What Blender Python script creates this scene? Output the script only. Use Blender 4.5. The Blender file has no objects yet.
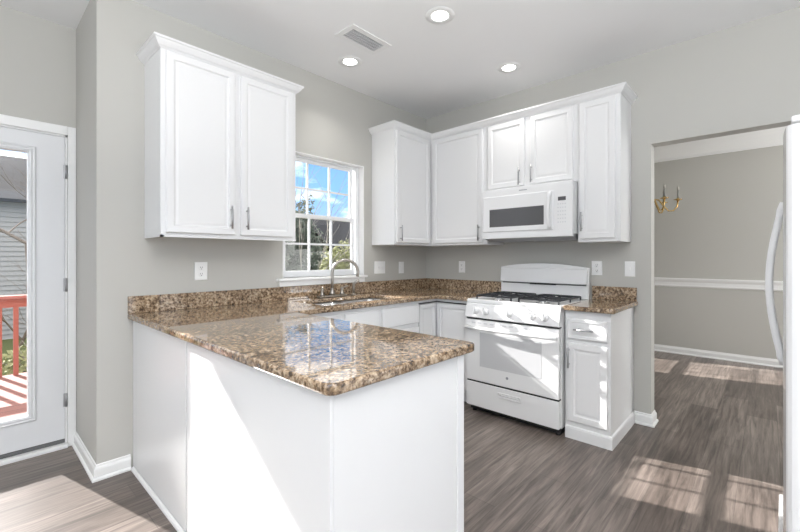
import bpy, bmesh, math, random
from mathutils import Vector, Matrix
random.seed(7)
D = bpy.data
SC = bpy.context.scene
COL = SC.collection
PI = math.pi
# ------------------------------------------------------------------ camera
cd = D.cameras.new('camera')
cam = D.objects.new('camera', cd)
COL.objects.link(cam)
SC.camera = cam
cam.location = (-3.4945, -2.8235, 1.2759)
cam.rotation_euler = (PI/2, 0, 0.7458 - PI/2)
cd.sensor_width = 36.0
cd.sensor_fit = 'HORIZONTAL'
cd.lens = 397.8*36.0/800.0
cd.shift_y = (257.2-266.0)/800.0
cd.clip_start = 0.02
cd.clip_end = 200
# ------------------------------------------------------------------ view
SC.view_settings.view_transform = 'Standard'
SC.view_settings.look = 'None'
SC.view_settings.exposure = -0.06
SC.view_settings.gamma = 1.0
SC.view_settings.use_curve_mapping = False
# ------------------------------------------------------------------ sky
W = D.worlds.new('sky')
SC.world = W
W.use_nodes = True
nt = W.node_tree
nt.nodes.clear()
def nn(nt, typ, **kw):
    n = nt.nodes.new(typ)
    for k, v in kw.items():
        setattr(n, k, v)
    return n
wo = nn(nt, 'ShaderNodeOutputWorld'); bg = nn(nt, 'ShaderNodeBackground')
tc = nn(nt, 'ShaderNodeTexCoord')
sep = nn(nt, 'ShaderNodeSeparateXYZ')
nt.links.new(tc.outputs['Generated'], sep.inputs[0])
gr = nn(nt, 'ShaderNodeValToRGB')
nt.links.new(sep.outputs['Z'], gr.inputs[0])
e = gr.color_ramp.elements
e[0].position = 0.0; e[0].color = (0.50, 0.66, 0.86, 1)
e[1].position = 0.55; e[1].color = (0.10, 0.27, 0.70, 1)
m = gr.color_ramp.elements.new(0.16); m.color = (0.24, 0.50, 0.86, 1)
mp = nn(nt, 'ShaderNodeMapping'); mp.inputs['Scale'].default_value = (1, 1, 2.6)
mp.inputs['Location'].default_value = (0.35, 0.1, 0.3)
nz = nn(nt, 'ShaderNodeTexNoise'); nz.inputs['Scale'].default_value = 4.2
nz.inputs['Detail'].default_value = 7; nz.inputs['Roughness'].default_value = 0.55
nt.links.new(tc.outputs['Generated'], mp.inputs[0]); nt.links.new(mp.outputs[0], nz.inputs['Vector'])
cr = nn(nt, 'ShaderNodeValToRGB')
cr.color_ramp.elements[0].position = 0.50; cr.color_ramp.elements[0].color = (0, 0, 0, 1)
cr.color_ramp.elements[1].position = 0.66; cr.color_ramp.elements[1].color = (1, 1, 1, 1)
mr = nn(nt, 'ShaderNodeMapRange', interpolation_type='SMOOTHSTEP')
mr.inputs['From Min'].default_value = 0.232; mr.inputs['From Max'].default_value = 0.285; mr.inputs['To Max'].default_value = 0.40  # extra white cloud added above the window view, to whiten the counter reflection
nt.links.new(sep.outputs['Z'], mr.inputs['Value'])
ad = nn(nt, 'ShaderNodeMath', operation='ADD'); nt.links.new(nz.outputs[0], ad.inputs[0]); nt.links.new(mr.outputs[0], ad.inputs[1])
nt.links.new(ad.outputs[0], cr.inputs[0])
mx = nn(nt, 'ShaderNodeMixRGB'); mx.inputs[2].default_value = (1.55, 1.55, 1.56, 1)
nt.links.new(cr.outputs[0], mx.inputs[0]); nt.links.new(gr.outputs[0], mx.inputs[1])
nt.links.new(mx.outputs[0], bg.inputs[0]); bg.inputs[1].default_value = 1.5
nt.links.new(bg.outputs[0], wo.inputs[0])
# ------------------------------------------------------------------ sun
sd = D.lights.new('sun', 'SUN'); sun = D.objects.new('sun', sd); COL.objects.link(sun)
sd.energy = 15.0; sd.angle = 0.010; sd.color = (1.0, 0.975, 0.95)
sun.rotation_euler = Vector((0.262, -1.0, -0.602)).to_track_quat('-Z', 'Y').to_euler()
sun.location = (-6, 12, 9)
# ------------------------------------------------------------------ unseen fill lights added behind the camera and in the dining room
def area(name, loc, direction, sx, sy, power, color=(1, 1, 1)):
    l = D.lights.new(name, 'AREA'); o = D.objects.new(name, l); COL.objects.link(o)
    l.shape = 'RECTANGLE'; l.size = sx; l.size_y = sy; l.energy = power; l.color = color
    o.location = loc; o.rotation_euler = Vector(direction).to_track_quat('-Z', 'Z').to_euler()
    return o
area('fill_west', (-6.35, -2.6, 1.5), (1, 0, 0), 3.6, 2.0, 38, (0.98, 0.99, 1.0))  # added fill standing in for daylight at the left wall opening
area('fill_south', (-3.4, -5.85, 1.5), (0, 1, 0), 4.0, 2.0, 30, (0.98, 0.99, 1.0))  # added fill at the front wall opening, behind the camera
area('fill_bounce_ceiling', (-3.9, -3.4, 1.75), (0, 0, 1), 2.2, 2.0, 200, (0.98, 0.99, 1.0))  # added floating fill aimed up, brightens the room off the ceiling
area('fill_dining', (1.9, -5.0, 1.6), (0, 1, 0), 2.2, 1.8, 88, (1, 1, 1))  # added fill for the dining room, no window behind it
# ------------------------------------------------------------------ materials
def mat(name, color, rough=0.5, metal=0.0, spec=None, coat=0.0, bump=None, ior=None):
    m = D.materials.new(name); m.use_nodes = True
    b = m.node_tree.nodes['Principled BSDF']
    b.inputs['Base Color'].default_value = (*color, 1)
    b.inputs['Roughness'].default_value = rough
    b.inputs['Metallic'].default_value = metal
    if spec is not None: b.inputs['Specular IOR Level'].default_value = spec
    if ior: b.inputs['IOR'].default_value = ior
    if coat: b.inputs['Coat Weight'].default_value = coat; b.inputs['Coat Roughness'].default_value = 0.08
    if bump:
        t = m.node_tree
        g = nn(t, 'ShaderNodeNewGeometry'); n = nn(t, 'ShaderNodeTexNoise'); bp = nn(t, 'ShaderNodeBump')
        n.inputs['Scale'].default_value = bump[0]; n.inputs['Detail'].default_value = 4
        bp.inputs['Strength'].default_value = bump[1]; bp.inputs['Distance'].default_value = 0.002
        t.links.new(g.outputs['Position'], n.inputs['Vector']); t.links.new(n.outputs[0], bp.inputs['Height'])
        t.links.new(bp.outputs[0], b.inputs['Normal'])
    return m
def glow(name, color, s):
    m = D.materials.new(name); m.use_nodes = True
    b = m.node_tree.nodes['Principled BSDF']
    b.inputs['Base Color'].default_value = (0.8, 0.8, 0.8, 1)
    b.inputs['Emission Color'].default_value = (*color, 1); b.inputs['Emission Strength'].default_value = s
    return m
def glassm(name, tint=(1, 1, 1), fac=0.06):
    m = D.materials.new(name); m.use_nodes = True; t = m.node_tree; t.nodes.clear()
    o = nn(t, 'ShaderNodeOutputMaterial'); a = nn(t, 'ShaderNodeBsdfTransparent'); g = nn(t, 'ShaderNodeBsdfGlossy')
    f = nn(t, 'ShaderNodeFresnel'); x = nn(t, 'ShaderNodeMixShader'); f.inputs[0].default_value = 1.3
    a.inputs[0].default_value = (*tint, 1); g.inputs['Roughness'].default_value = 0.02
    t.links.new(f.outputs[0], x.inputs[0]); t.links.new(a.outputs[0], x.inputs[1]); t.links.new(g.outputs[0], x.inputs[2])
    t.links.new(x.outputs[0], o.inputs[0])
    return m
M = {}
M['wall'] = mat('greige_paint', (0.505, 0.496, 0.462), 0.75, bump=(220, 0.12))
M['ceiling'] = mat('ceiling_paint', (0.85, 0.85, 0.85), 0.85, bump=(120, 0.15))
M['trim'] = mat('white_trim', (0.82, 0.82, 0.81), 0.35)
M['cab'] = mat('white_cabinet_paint', (0.77, 0.77, 0.77), 0.30, bump=(60, 0.05))
M['doorpaint'] = mat('door_paint', (0.72, 0.725, 0.735), 0.35)
M['vinyl'] = mat('white_vinyl', (0.86, 0.87, 0.88), 0.3)
M['appl'] = mat('white_enamel', (0.80, 0.80, 0.80), 0.16)
M['appl2'] = mat('white_plastic', (0.80, 0.80, 0.80), 0.4)
M['ovenglass'] = mat('pale_oven_glass', (0.56, 0.565, 0.575), 0.08)
M['darkglass'] = mat('dark_microwave_glass', (0.10, 0.10, 0.105), 0.10)
M['vent'] = mat('grey_vent_metal', (0.30, 0.30, 0.31), 0.45, 0.3)
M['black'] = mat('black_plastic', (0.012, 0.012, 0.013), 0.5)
M['iron'] = mat('black_cast_iron', (0.02, 0.022, 0.026), 0.45)
M['nickel'] = mat('brushed_nickel', (0.40, 0.37, 0.33), 0.28, 1.0)
M['handle'] = mat('grey_pull_metal', (0.42, 0.42, 0.43), 0.35, 0.9)
M['steel'] = mat('stainless_steel', (0.62, 0.62, 0.62), 0.25, 1.0)
M['brass'] = mat('polished_brass', (0.66, 0.47, 0.20), 0.25, 1.0)
M['candle'] = mat('candle_sleeve', (0.28, 0.28, 0.26), 0.5)
M['plate'] = mat('white_wallplate', (0.86, 0.86, 0.85), 0.35)
M['slot'] = mat('dark_slot', (0.05, 0.05, 0.05), 0.6)
M['grey'] = mat('grey_sweep', (0.12, 0.12, 0.12), 0.6)
M['badge'] = mat('grey_badge', (0.35, 0.36, 0.38), 0.3, 0.5)
M['keys'] = mat('grey_key_print', (0.60, 0.61, 0.62), 0.5)
M['lamp'] = glow('lamp_diffuser', (1.0, 0.98, 0.95), 9.0)
M['glass'] = glassm('window_glass')
M['bulb'] = mat('clear_bulb', (0.42, 0.40, 0.36), 0.15)
M['deck'] = None
M['grass'] = mat('lawn', (0.10, 0.12, 0.035), 0.9, bump=(10, 0.6))
M['roof'] = mat('dark_shingles', (0.028, 0.028, 0.032), 0.9, bump=(30, 0.8))
M['bark'] = mat('bare_bark', (0.16, 0.13, 0.105), 0.9)
M['leaf'] = mat('olive_leaves', (0.30, 0.31, 0.15), 0.8)
M['evergreen'] = mat('evergreen_leaves', (0.12, 0.145, 0.11), 0.8)
M['twig'] = mat('grey_twigs', (0.36, 0.33, 0.29), 0.9)

def ramp(t, stops):
    r = nn(t, 'ShaderNodeValToRGB'); el = r.color_ramp.elements
    while len(el) < len(stops): el.new(0.5)
    for q, (p, c) in zip(el, stops): q.position = p; q.color = (*c, 1)
    return r
def granite():
    m = mat('polished_granite', (0.4, 0.3, 0.2), 0.04, ior=1.85); t = m.node_tree; b = t.nodes['Principled BSDF']
    g = nn(t, 'ShaderNodeNewGeometry')
    def noise(s, d, r):
        n = nn(t, 'ShaderNodeTexNoise'); n.inputs['Scale'].default_value = s; n.inputs['Detail'].default_value = d
        n.inputs['Roughness'].default_value = r; t.links.new(g.outputs['Position'], n.inputs['Vector']); return n
    a = noise(58, 5, 0.62)
    ra = ramp(t, [(0.31, (0.028, 0.018, 0.012)), (0.41, (0.13, 0.088, 0.056)), (0.49, (0.30, 0.222, 0.150)), (0.57, (0.41, 0.328, 0.240)), (0.68, (0.55, 0.48, 0.39))])
    t.links.new(a.outputs[0], ra.inputs[0])
    v = nn(t, 'ShaderNodeTexVoronoi'); v.inputs['Scale'].default_value = 140; t.links.new(g.outputs['Position'], v.inputs['Vector'])
    rv = ramp(t, [(0.0, (0.25, 0.19, 0.14)), (0.22, (0.75, 0.68, 0.60)), (0.75, (1.3, 1.24, 1.15))])
    sc = nn(t, 'ShaderNodeSeparateColor'); t.links.new(v.outputs['Color'], sc.inputs[0]); t.links.new(sc.outputs[0], rv.inputs[0])
    x = nn(t, 'ShaderNodeMixRGB', blend_type='MULTIPLY'); x.inputs[0].default_value = 0.75
    t.links.new(ra.outputs[0], x.inputs[1]); t.links.new(rv.outputs[0], x.inputs[2])
    n2 = noise(9, 2, 0.5); r2 = ramp(t, [(0.35, (0.80, 0.76, 0.72)), (0.65, (1.1, 1.08, 1.05))]); t.links.new(n2.outputs[0], r2.inputs[0])
    y = nn(t, 'ShaderNodeMixRGB', blend_type='MULTIPLY'); y.inputs[0].default_value = 1.0
    t.links.new(x.outputs[0], y.inputs[1]); t.links.new(r2.outputs[0], y.inputs[2])
    t.links.new(y.outputs[0], b.inputs['Base Color'])
    return m
M['granite'] = granite()
def planks(name, c1, c2, length, width, mortar, mc, rough, grain=(2.5, 45), gstr=0.8):
    m = mat(name, c1, rough); t = m.node_tree; b = t.nodes['Principled BSDF']
    g = nn(t, 'ShaderNodeNewGeometry'); br = nn(t, 'ShaderNodeTexBrick')
    br.offset = 0.37; br.offset_frequency = 2
    br.inputs['Color1'].default_value = (*c1, 1); br.inputs['Color2'].default_value = (*c2, 1); br.inputs['Mortar'].default_value = (*mc, 1)
    br.inputs['Scale'].default_value = 1; br.inputs['Brick Width'].default_value = length; br.inputs['Row Height'].default_value = width
    br.inputs['Mortar Size'].default_value = mortar; br.inputs['Mortar Smooth'].default_value = 0.1; br.inputs['Bias'].default_value = 0.0
    t.links.new(g.outputs['Position'], br.inputs['Vector'])
    mp = nn(t, 'ShaderNodeMapping'); mp.inputs['Scale'].default_value = (grain[0], grain[1], 1)
    t.links.new(g.outputs['Position'], mp.inputs[0])
    n = nn(t, 'ShaderNodeTexNoise'); n.inputs['Scale'].default_value = 1.0; n.inputs['Detail'].default_value = 6; n.inputs['Roughness'].default_value = 0.65
    n.inputs['Distortion'].default_value = 0.6
    t.links.new(mp.outputs[0], n.inputs['Vector'])
    r = ramp(t, [(0.33, (0.38, 0.36, 0.35)), (0.5, (1.0, 0.98, 0.96)), (0.68, (1.7, 1.67, 1.65))]); t.links.new(n.outputs[0], r.inputs[0])
    mp2 = nn(t, 'ShaderNodeMapping'); mp2.inputs['Scale'].default_value = (1.2, 5, 1); t.links.new(g.outputs['Position'], mp2.inputs[0])
    n2 = nn(t, 'ShaderNodeTexNoise'); n2.inputs['Scale'].default_value = 1.3; n2.inputs['Detail'].default_value = 3; t.links.new(mp2.outputs[0], n2.inputs['Vector'])
    r2 = ramp(t, [(0.3, (0.72, 0.71, 0.70)), (0.7, (1.3, 1.29, 1.28))]); t.links.new(n2.outputs[0], r2.inputs[0])
    x = nn(t, 'ShaderNodeMixRGB', blend_type='MULTIPLY'); x.inputs[0].default_value = gstr
    t.links.new(br.outputs[0], x.inputs[1]); t.links.new(r.outputs[0], x.inputs[2])
    y = nn(t, 'ShaderNodeMixRGB', blend_type='MULTIPLY'); y.inputs[0].default_value = gstr
    t.links.new(x.outputs[0], y.inputs[1]); t.links.new(r2.outputs[0], y.inputs[2])
    t.links.new(y.outputs[0], b.inputs['Base Color'])
    return m
M['floor'] = planks('grey_brown_vinyl_planks', (0.200, 0.170, 0.152), (0.112, 0.092, 0.081), 1.22, 0.18, 0.0014, (0.09, 0.078, 0.07), 0.33)
M['deck'] = planks('red_deck_stain', (0.25, 0.11, 0.09), (0.225, 0.095, 0.078), 4.0, 0.14, 0.004, (0.06, 0.025, 0.02), 0.7, gstr=0.25)
M['redwood'] = mat('red_rail_stain', (0.34, 0.095, 0.068), 0.7, bump=(40, 0.3))
M['siding'] = mat('grey_blue_siding', (0.34, 0.34, 0.345), 0.7)

# ------------------------------------------------------------------ mesh helpers
def merge(bm, tmp):
    me = D.meshes.new('tmp'); tmp.to_mesh(me); tmp.free(); bm.from_mesh(me); D.meshes.remove(me)
def box(bm, x0, x1, y0, y1, z0, z1, bev=0.0, seg=2):
    x0, x1 = sorted((x0, x1)); y0, y1 = sorted((y0, y1)); z0, z1 = sorted((z0, z1))
    t = bmesh.new(); bmesh.ops.create_cube(t, size=1.0)
    for v in t.verts:
        v.co = Vector(((v.co.x+.5)*(x1-x0)+x0, (v.co.y+.5)*(y1-y0)+y0, (v.co.z+.5)*(z1-z0)+z0))
    if bev > 0: bmesh.ops.bevel(t, geom=t.edges[:], offset=bev, segments=seg, profile=0.5, affect='EDGES')
    merge(bm, t); return bm
def B(*a, **k): return box(bmesh.new(), *a, **k)
def frames(pts, closed=False):
    pts = [Vector(p) for p in pts]; n = len(pts); T = []
    for i in range(n):
        a = pts[max(i-1, 0)]; b = pts[min(i+1, n-1)]; T.append((b-a).normalized())
    up = Vector((0, 0, 1)) if abs(T[0].z) < 0.9 else Vector((1, 0, 0))
    N = (up - T[0]*up.dot(T[0])).normalized(); out = []
    for i in range(n):
        N = (N - T[i]*N.dot(T[i])).normalized(); out.append((pts[i], N, T[i].cross(N)))
    return out
def tube(bm, pts, r, seg=10, cap=True, flat=1.0):
    fr = frames(pts); rs = r if isinstance(r, (list, tuple)) else [r]*len(pts); R = []
    for (p, N, Bn), rr in zip(fr, rs):
        R.append([bm.verts.new(p + N*math.cos(2*PI*k/seg)*rr + Bn*math.sin(2*PI*k/seg)*rr*flat) for k in range(seg)])
    for a, b in zip(R, R[1:]):
        for k in range(seg):
            f = bm.faces.new((a[k], b[k], b[(k+1) % seg], a[(k+1) % seg])); f.smooth = True
    if cap:
        bm.faces.new(R[0]); bm.faces.new(R[-1][::-1])
    return bm
def lathe(bm, prof, c, axis=(0, 0, 1), seg=24, cap=True):
    A = Vector(axis).normalized(); u = A.orthogonal().normalized(); v = A.cross(u); c = Vector(c); R = []
    for r, h in prof:
        R.append([bm.verts.new(c + A*h + (u*math.cos(2*PI*k/seg)+v*math.sin(2*PI*k/seg))*max(r, 1e-5)) for k in range(seg)])
    for a, b in zip(R, R[1:]):
        for k in range(seg):
            f = bm.faces.new((a[k], a[(k+1) % seg], b[(k+1) % seg], b[k])); f.smooth = True
    if cap:
        bm.faces.new(R[0][::-1]); bm.faces.new(R[-1])
    return bm
class Fr:                       # a vertical face: u to the right as seen from the front, v up, n outwards
    def __init__(s, o, kind):
        s.o = Vector(o); s.U = Vector((1, 0, 0)) if kind == 'A' else Vector((0, -1, 0)); s.N = Vector((0, -1, 0)) if kind == 'A' else Vector((-1, 0, 0))
        if kind == 'C': s.U = Vector((-1, 0, 0)); s.N = Vector((0, 1, 0))
        if kind == 'E': s.U = Vector((0, -1, 0)); s.N = Vector((-1, 0, 0))
    def p(s, u, v, n=0): return s.o + s.U*u + Vector((0, 0, v)) + s.N*n
def rings(bm, F, u0, u1, v0, v1, prof):
    R = []
    for ins, n in prof:
        R.append([bm.verts.new(F.p(a, b, n)) for a, b in ((u0+ins, v0+ins), (u1-ins, v0+ins), (u1-ins, v1-ins), (u0+ins, v1-ins))])
    for a, b in zip(R, R[1:]):
        for k in range(4): bm.faces.new((a[k], a[(k+1) % 4], b[(k+1) % 4], b[k]))
    bm.faces.new(R[-1]); bm.faces.new(R[0][::-1]); return bm
def fbox(bm, F, u0, u1, v0, v1, n0, n1, bev=0.0):
    a = F.p(u0, v0, n0); b = F.p(u1, v1, n1)
    return box(bm, a.x, b.x, a.y, b.y, a.z, b.z, bev)
def sweep(bm, prof, pts, zb, i0=0, i1=None, side=1, closed_prof=True):
    """prof: (out, z) list, pts: plan polyline, outwards is to the right of the direction of travel when side = 1"""
    P = [Vector((a, b)) for a, b in pts]; n = len(P); i1 = n-1 if i1 is None else i1; off = []
    nr = []
    for a, b in zip(P, P[1:]):
        d = (b-a).normalized(); nr.append(Vector((d.y, -d.x))*side)
    for i in range(n):
        if i == 0: off.append(nr[0])
        elif i == n-1: off.append(nr[-1])
        else:
            s = nr[i-1]+nr[i]; off.append(s/(1+nr[i-1].dot(nr[i])))
    R = []
    for i in range(i0, i1+1):
        R.append([bm.verts.new((P[i].x+off[i].x*o, P[i].y+off[i].y*o, zb+z)) for o, z in prof])
    k = len(prof)
    for a, b in zip(R, R[1:]):
        for j in range(k): bm.faces.new((a[j], b[j], b[(j+1) % k], a[(j+1) % k]))
    bm.faces.new(R[0][::-1]); bm.faces.new(R[-1]); return bm
def world_loc(o):
    v = Vector((0, 0, 0))
    while o is not None: v = v + o.location; o = o.parent
    return v
def obj(name, bm, material, parent=None, recentre=True):
    bmesh.ops.recalc_face_normals(bm, faces=bm.faces[:])
    if parent is None:
        if recentre and len(bm.verts):
            xs = [v.co for v in bm.verts]
            c = Vector(((min(v.x for v in xs)+max(v.x for v in xs))/2, (min(v.y for v in xs)+max(v.y for v in xs))/2, min(v.z for v in xs)))
        else: c = Vector((0, 0, 0))
    else: c = world_loc(parent)
    for v in bm.verts: v.co -= c
    me = D.meshes.new(name); bm.to_mesh(me); bm.free(); me.materials.append(M[material] if isinstance(material, str) else material)
    o = D.objects.new(name, me); COL.objects.link(o)
    if parent is None: o.location = c
    else: o.parent = parent
    return o
def tag(o, label, cat, group=None, kind=None):
    o['label'] = label; o['category'] = cat
    if group: o['group'] = group
    if kind: o['kind'] = kind
    return o
def thing(name, label, cat, loc, group=None, rotz=0):
    o = D.objects.new(name, None); COL.objects.link(o); o.location = loc; o.rotation_euler = (0, 0, rotz)
    o.empty_display_size = 0.1
    return tag(o, label, cat, group)
def struct(name, bm, m, parent=None, label=None):
    o = obj(name, bm, m, parent)
    if parent is None: o['kind'] = 'structure'
    if label: o['label'] = label
    return o
def sroot(name, loc):
    o = D.objects.new(name, None); COL.objects.link(o); o.location = loc; o['kind'] = 'structure'; return o

# ------------------------------------------------------------------ the room
H = 2.83
XW, YD = -3.0, 0.65                       # outer corner of the back wall, plane of the glass door
struct('floor', B(-6.5, 3.0, -6.0, 0.66, -0.12, 0.0), 'floor')
struct('ceiling', B(-6.5, 3.0, -6.0, 0.66, H, H+0.12), 'ceiling')
def holed_x(y0, y1, xa, xb, holes, z1=H):       # wall running along x with holes (x0,x1,z0,z1)
    bm = bmesh.new(); x = xa
    for hx0, hx1, hz0, hz1 in sorted(holes):
        if hx0 > x: box(bm, x, hx0, y0, y1, 0, z1)
        if hz0 > 0: box(bm, hx0, hx1, y0, y1, 0, hz0)
        if hz1 < z1: box(bm, hx0, hx1, y0, y1, hz1, z1)
        x = hx1
    if xb > x: box(bm, x, xb, y0, y1, 0, z1)
    return bm
def holed_y(x0, x1, ya, yb, holes, z1=H):
    bm = bmesh.new(); y = ya
    for h0, h1, hz0, hz1 in sorted(holes):
        if h0 > y: box(bm, x0, x1, y, h0, 0, z1)
        if hz0 > 0: box(bm, x0, x1, h0, h1, 0, hz0)
        if hz1 < z1: box(bm, x0, x1, h0, h1, hz1, z1)
        y = h1
    if yb > y: box(bm, x0, x1, y, yb, 0, z1)
    return bm
WX0, WX1, WZ0, WZ1 = -1.81, -0.945, 1.108, 2.14     # sink window opening
DWX0, DWX1, DWZ0, DWZ1 = 1.12, 1.95, 0.62, 2.13       # dining window opening
struct('wall_back', holed_x(0, 0.12, XW, 2.87, [(WX0, WX1, WZ0, WZ1), (DWX0, DWX1, DWZ0, DWZ1)]), 'wall')
struct('wall_return', B(XW, XW+0.12, 0.12, YD+0.14, 0, H), 'wall')
DX0, DX1, DZ = -3.99, -3.045, 2.10
struct('wall_door_side', holed_x(YD, YD+0.14, -6.5, XW, [(DX0, DX1, 0, DZ)]), 'wall')
DY = -2.177
struct('wall_right', holed_y(0, 0.12, -6.0, 0.0, [(-3.10, DY, 0, 2.131)]), 'wall')
struct('wall_dining_far', B(2.87, 2.99, -6.0, 0.12, 0, H), 'wall')
struct('wall_front', holed_x(-6.12, -6.0, -6.5, 2.99, [(-5.4, -1.4, 0.5, 2.5)]), 'wall')  # unseen opening added to bring light in from behind
struct('wall_left', holed_y(-6.62, -6.5, -6.0, YD, [(-4.4, -0.8, 0.5, 2.5)]), 'wall')  # opening likewise invented, for light from the left
# baseboards
BP = [(0, 0), (0.024, 0), (0.024, 0.010), (0.019, 0.016), (0.014, 0.019), (0.014, 0.062), (0.011, 0.070), (0.007, 0.075), (0.005, 0.086), (0, 0.089)]
struct('baseboard_back', sweep(bmesh.new(), BP, [(-2.835, 0), (XW, 0), (XW, YD)], 0, side=-1), 'trim')
struct('baseboard_right', sweep(bmesh.new(), BP, [(0, -2.066), (0, DY), (0.12, DY), (0.12, -0.02)], 0, side=1), 'trim')
struct('baseboard_dining', sweep(bmesh.new(), BP, [(2.87, 0), (2.87, -6)], 0, side=1), 'trim')
RP = [(0, 0), (0.012, 0.006), (0.018, 0.02), (0.014, 0.03), (0.014, 0.07), (0.022, 0.08), (0.030, 0.10), (0.030, 0.115), (0, 0.12)]
struct('trim_1', sweep(bmesh.new(), RP, [(2.87, 0), (2.87, -6)], 0.88, side=1), 'trim', label='white chair rail along the far dining room wall')
CP = [(0, 0), (0.02, 0.0), (0.02, 0.035), (0.028, 0.045), (0.045, 0.07), (0.075, 0.13), (0.12, 0.185), (0.135, 0.20), (0.135, 0.225), (0.15, 0.23), (0.15, 0.262), (0, 0.262)]
struct('trim_2', sweep(bmesh.new(), CP, [(2.87, 0), (2.87, -6)], H-0.262, side=1), 'trim', label='white crown moulding along the top of the dining room wall')

# ------------------------------------------------------------------ sink window
wr = sroot('window_1', (-1.45, 0, WZ0))
fr_bm = bmesh.new()
def rect_frame_x(bm, x0, x1, z0, z1, y0, y1, wl, wr_, wb, wt, bev=0.002):
    if wl: box(bm, x0, x0+wl, y0, y1, z0, z1, bev)
    if wr_: box(bm, x1-wr_, x1, y0, y1, z0, z1, bev)
    if wb: box(bm, x0+wl, x1-wr_, y0, y1, z0, z0+wb, bev)
    if wt: box(bm, x0+wl, x1-wr_, y0, y1, z1-wt, z1, bev)
    return bm
obj('window_frame', rect_frame_x(bmesh.new(), WX0+.0085, WX1-.0085, WZ0+.0005, WZ1-.0085, 0.062, 0.119, 0.024, 0.042, 0.012, 0.012), 'vinyl', wr)
obj('window_return', rect_frame_x(bmesh.new(), WX0, WX1, WZ0, WZ1, -0.001, 0.0615, 0.008, 0.008, 0, 0.008, 0.0005), 'trim', wr)
sl = bmesh.new(); box(sl, WX0-0.055, WX1+0.012, -0.045, 0.0615, WZ0-0.022, WZ0, 0.006); box(sl, WX0-0.035, WX1-0.005, -0.022, 0.0, WZ0-0.064, WZ0-0.022, 0.003)
obj('window_sill', sl, 'trim', wr)
def sash(x0, x1, z0, z1, y0, y1, wb, wt, cols, rows, root, ws=0.034, mw=0.016):
    s = obj('sash', rect_frame_x(bmesh.new(), x0, x1, z0, z1, y0, y1, ws, ws, wb, wt), 'vinyl', root)
    gx0, gx1, gz0, gz1 = x0+ws, x1-ws, z0+wb, z1-wt; ym = (y0+y1)/2
    bm = bmesh.new()
    for i in range(1, cols):
        x = gx0+(gx1-gx0)*i/cols; box(bm, x-mw/2, x+mw/2, ym-0.008, ym+0.008, gz0, gz1)
    for j in range(1, rows):
        z = gz0+(gz1-gz0)*j/rows; box(bm, gx0, gx1, ym-0.0075, ym+0.0075, z-mw/2, z+mw/2)
    obj('muntins', bm, 'vinyl', s)
    obj('glass_pane', B(gx0, gx1, ym-0.002, ym+0.002, gz0, gz1), 'glass', s)
sash(-1.777, -1.008, WZ0+0.013, 1.645, 0.066, 0.088, 0.042, 0.030, 3, 2, wr)
sash(-1.777, -1.008, 1.612, 2.119, 0.092, 0.115, 0.030, 0.030, 3, 2, wr)
# dining room window, out of frame; it throws the light on the far floor
w2 = sroot('window_2', (1.5, 0, DWZ0))
obj('window_frame', rect_frame_x(bmesh.new(), DWX0, DWX1, DWZ0, DWZ1, 0.045, 0.118, 0.022, 0.022, 0.02, 0.022), 'vinyl', w2)
obj('window_casing', rect_frame_x(bmesh.new(), DWX0-0.048, DWX1+0.048, DWZ0-0.045, DWZ1+0.045, -0.016, 0.0, 0.05, 0.05, 0.047, 0.048, 0.003), 'trim', w2)
sash(DWX0+0.022, DWX1-0.022, DWZ0+0.02, 1.32, 0.048, 0.078, 0.05, 0.04, 4, 1, w2)
sash(DWX0+0.022, DWX1-0.022, 1.28, DWZ1-0.022, 0.082, 0.112, 0.04, 0.035, 4, 2, w2, mw=0.014)

# ------------------------------------------------------------------ glass door
dr = sroot('door_1', (-3.52, YD, 0))
FD = Fr((0, YD+0.005, 0), 'A')            # front plane of the slab, u = world x
GX0, GX1, GZ0, GZ1 = -3.80, -3.236, 0.255, 1.955
bm = bmesh.new()
sx0, sx1, sz0, sz1 = -3.975, -3.058, 0.055, 2.083
for a in ((sx0, GX0, sz0, sz1), (GX1, sx1, sz0, sz1), (GX0, GX1, sz0, GZ0), (GX0, GX1, GZ1, sz1)):
    box(bm, a[0], a[1], YD+0.005, YD+0.05, a[2], a[3])
obj('door_slab', bm, 'doorpaint', dr)
bm = bmesh.new()
def frame_ring(bm, F, u0, u1, v0, v1, prof):  # prof: (inset, n); an open ring (no centre)
    R = [[bm.verts.new(F.p(a, b, n)) for a, b in ((u0+i, v0+i), (u1-i, v0+i), (u1-i, v1-i), (u0+i, v1-i))] for i, n in prof]
    R.append(R[0])
    for a, b in zip(R, R[1:]):
        for k in range(4): bm.faces.new((a[k], a[(k+1) % 4], b[(k+1) % 4], b[k]))
    return bm
obj('lite_frame', frame_ring(bm, FD, GX0-0.035, GX1+0.035, GZ0-0.035, GZ1+0.035, [(0, 0), (0, 0.006), (0.008, 0.012), (0.016, 0.009), (0.026, 0.013), (0.038, 0.008), (0.042, -0.01), (0.042, -0.03), (0.034, -0.03), (0.034, 0)]), 'doorpaint', dr)
obj('glass_pane', B(GX0, GX1, YD+0.025, YD+0.031, GZ0, GZ1), 'glass', dr)
for z in (1.85, 1.09, 0.315):
    h = bmesh.new(); tube(h, [(-3.052, YD-0.004, z-0.045), (-3.052, YD-0.004, z+0.045)], 0.006, 8)
    box(h, -3.066, -3.046, YD-0.0005, YD+0.003, z-0.044, z+0.044)
    obj('hinge', h, 'handle', dr)
obj('door_sweep', B(sx0, sx1, YD+0.0, YD+0.045, 0.03, 0.053), 'grey', dr)
obj('threshold', B(DX0, DX1, YD-0.04, YD+0.10, 0.0, 0.028, 0.006), 'trim', dr)
jb = bmesh.new(); box(jb, DX0+0.001, sx0-0.002, YD, YD+0.13, 0.028, DZ-0.001); box(jb, sx1+0.002, DX1-0.001, YD, YD+0.13, 0.028, DZ-0.001); box(jb, DX0+0.001, DX1-0.001, YD, YD+0.13, sz1+0.002, DZ-0.0005)
obj('door_jamb', jb, 'trim', dr)
cs = bmesh.new()
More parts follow.
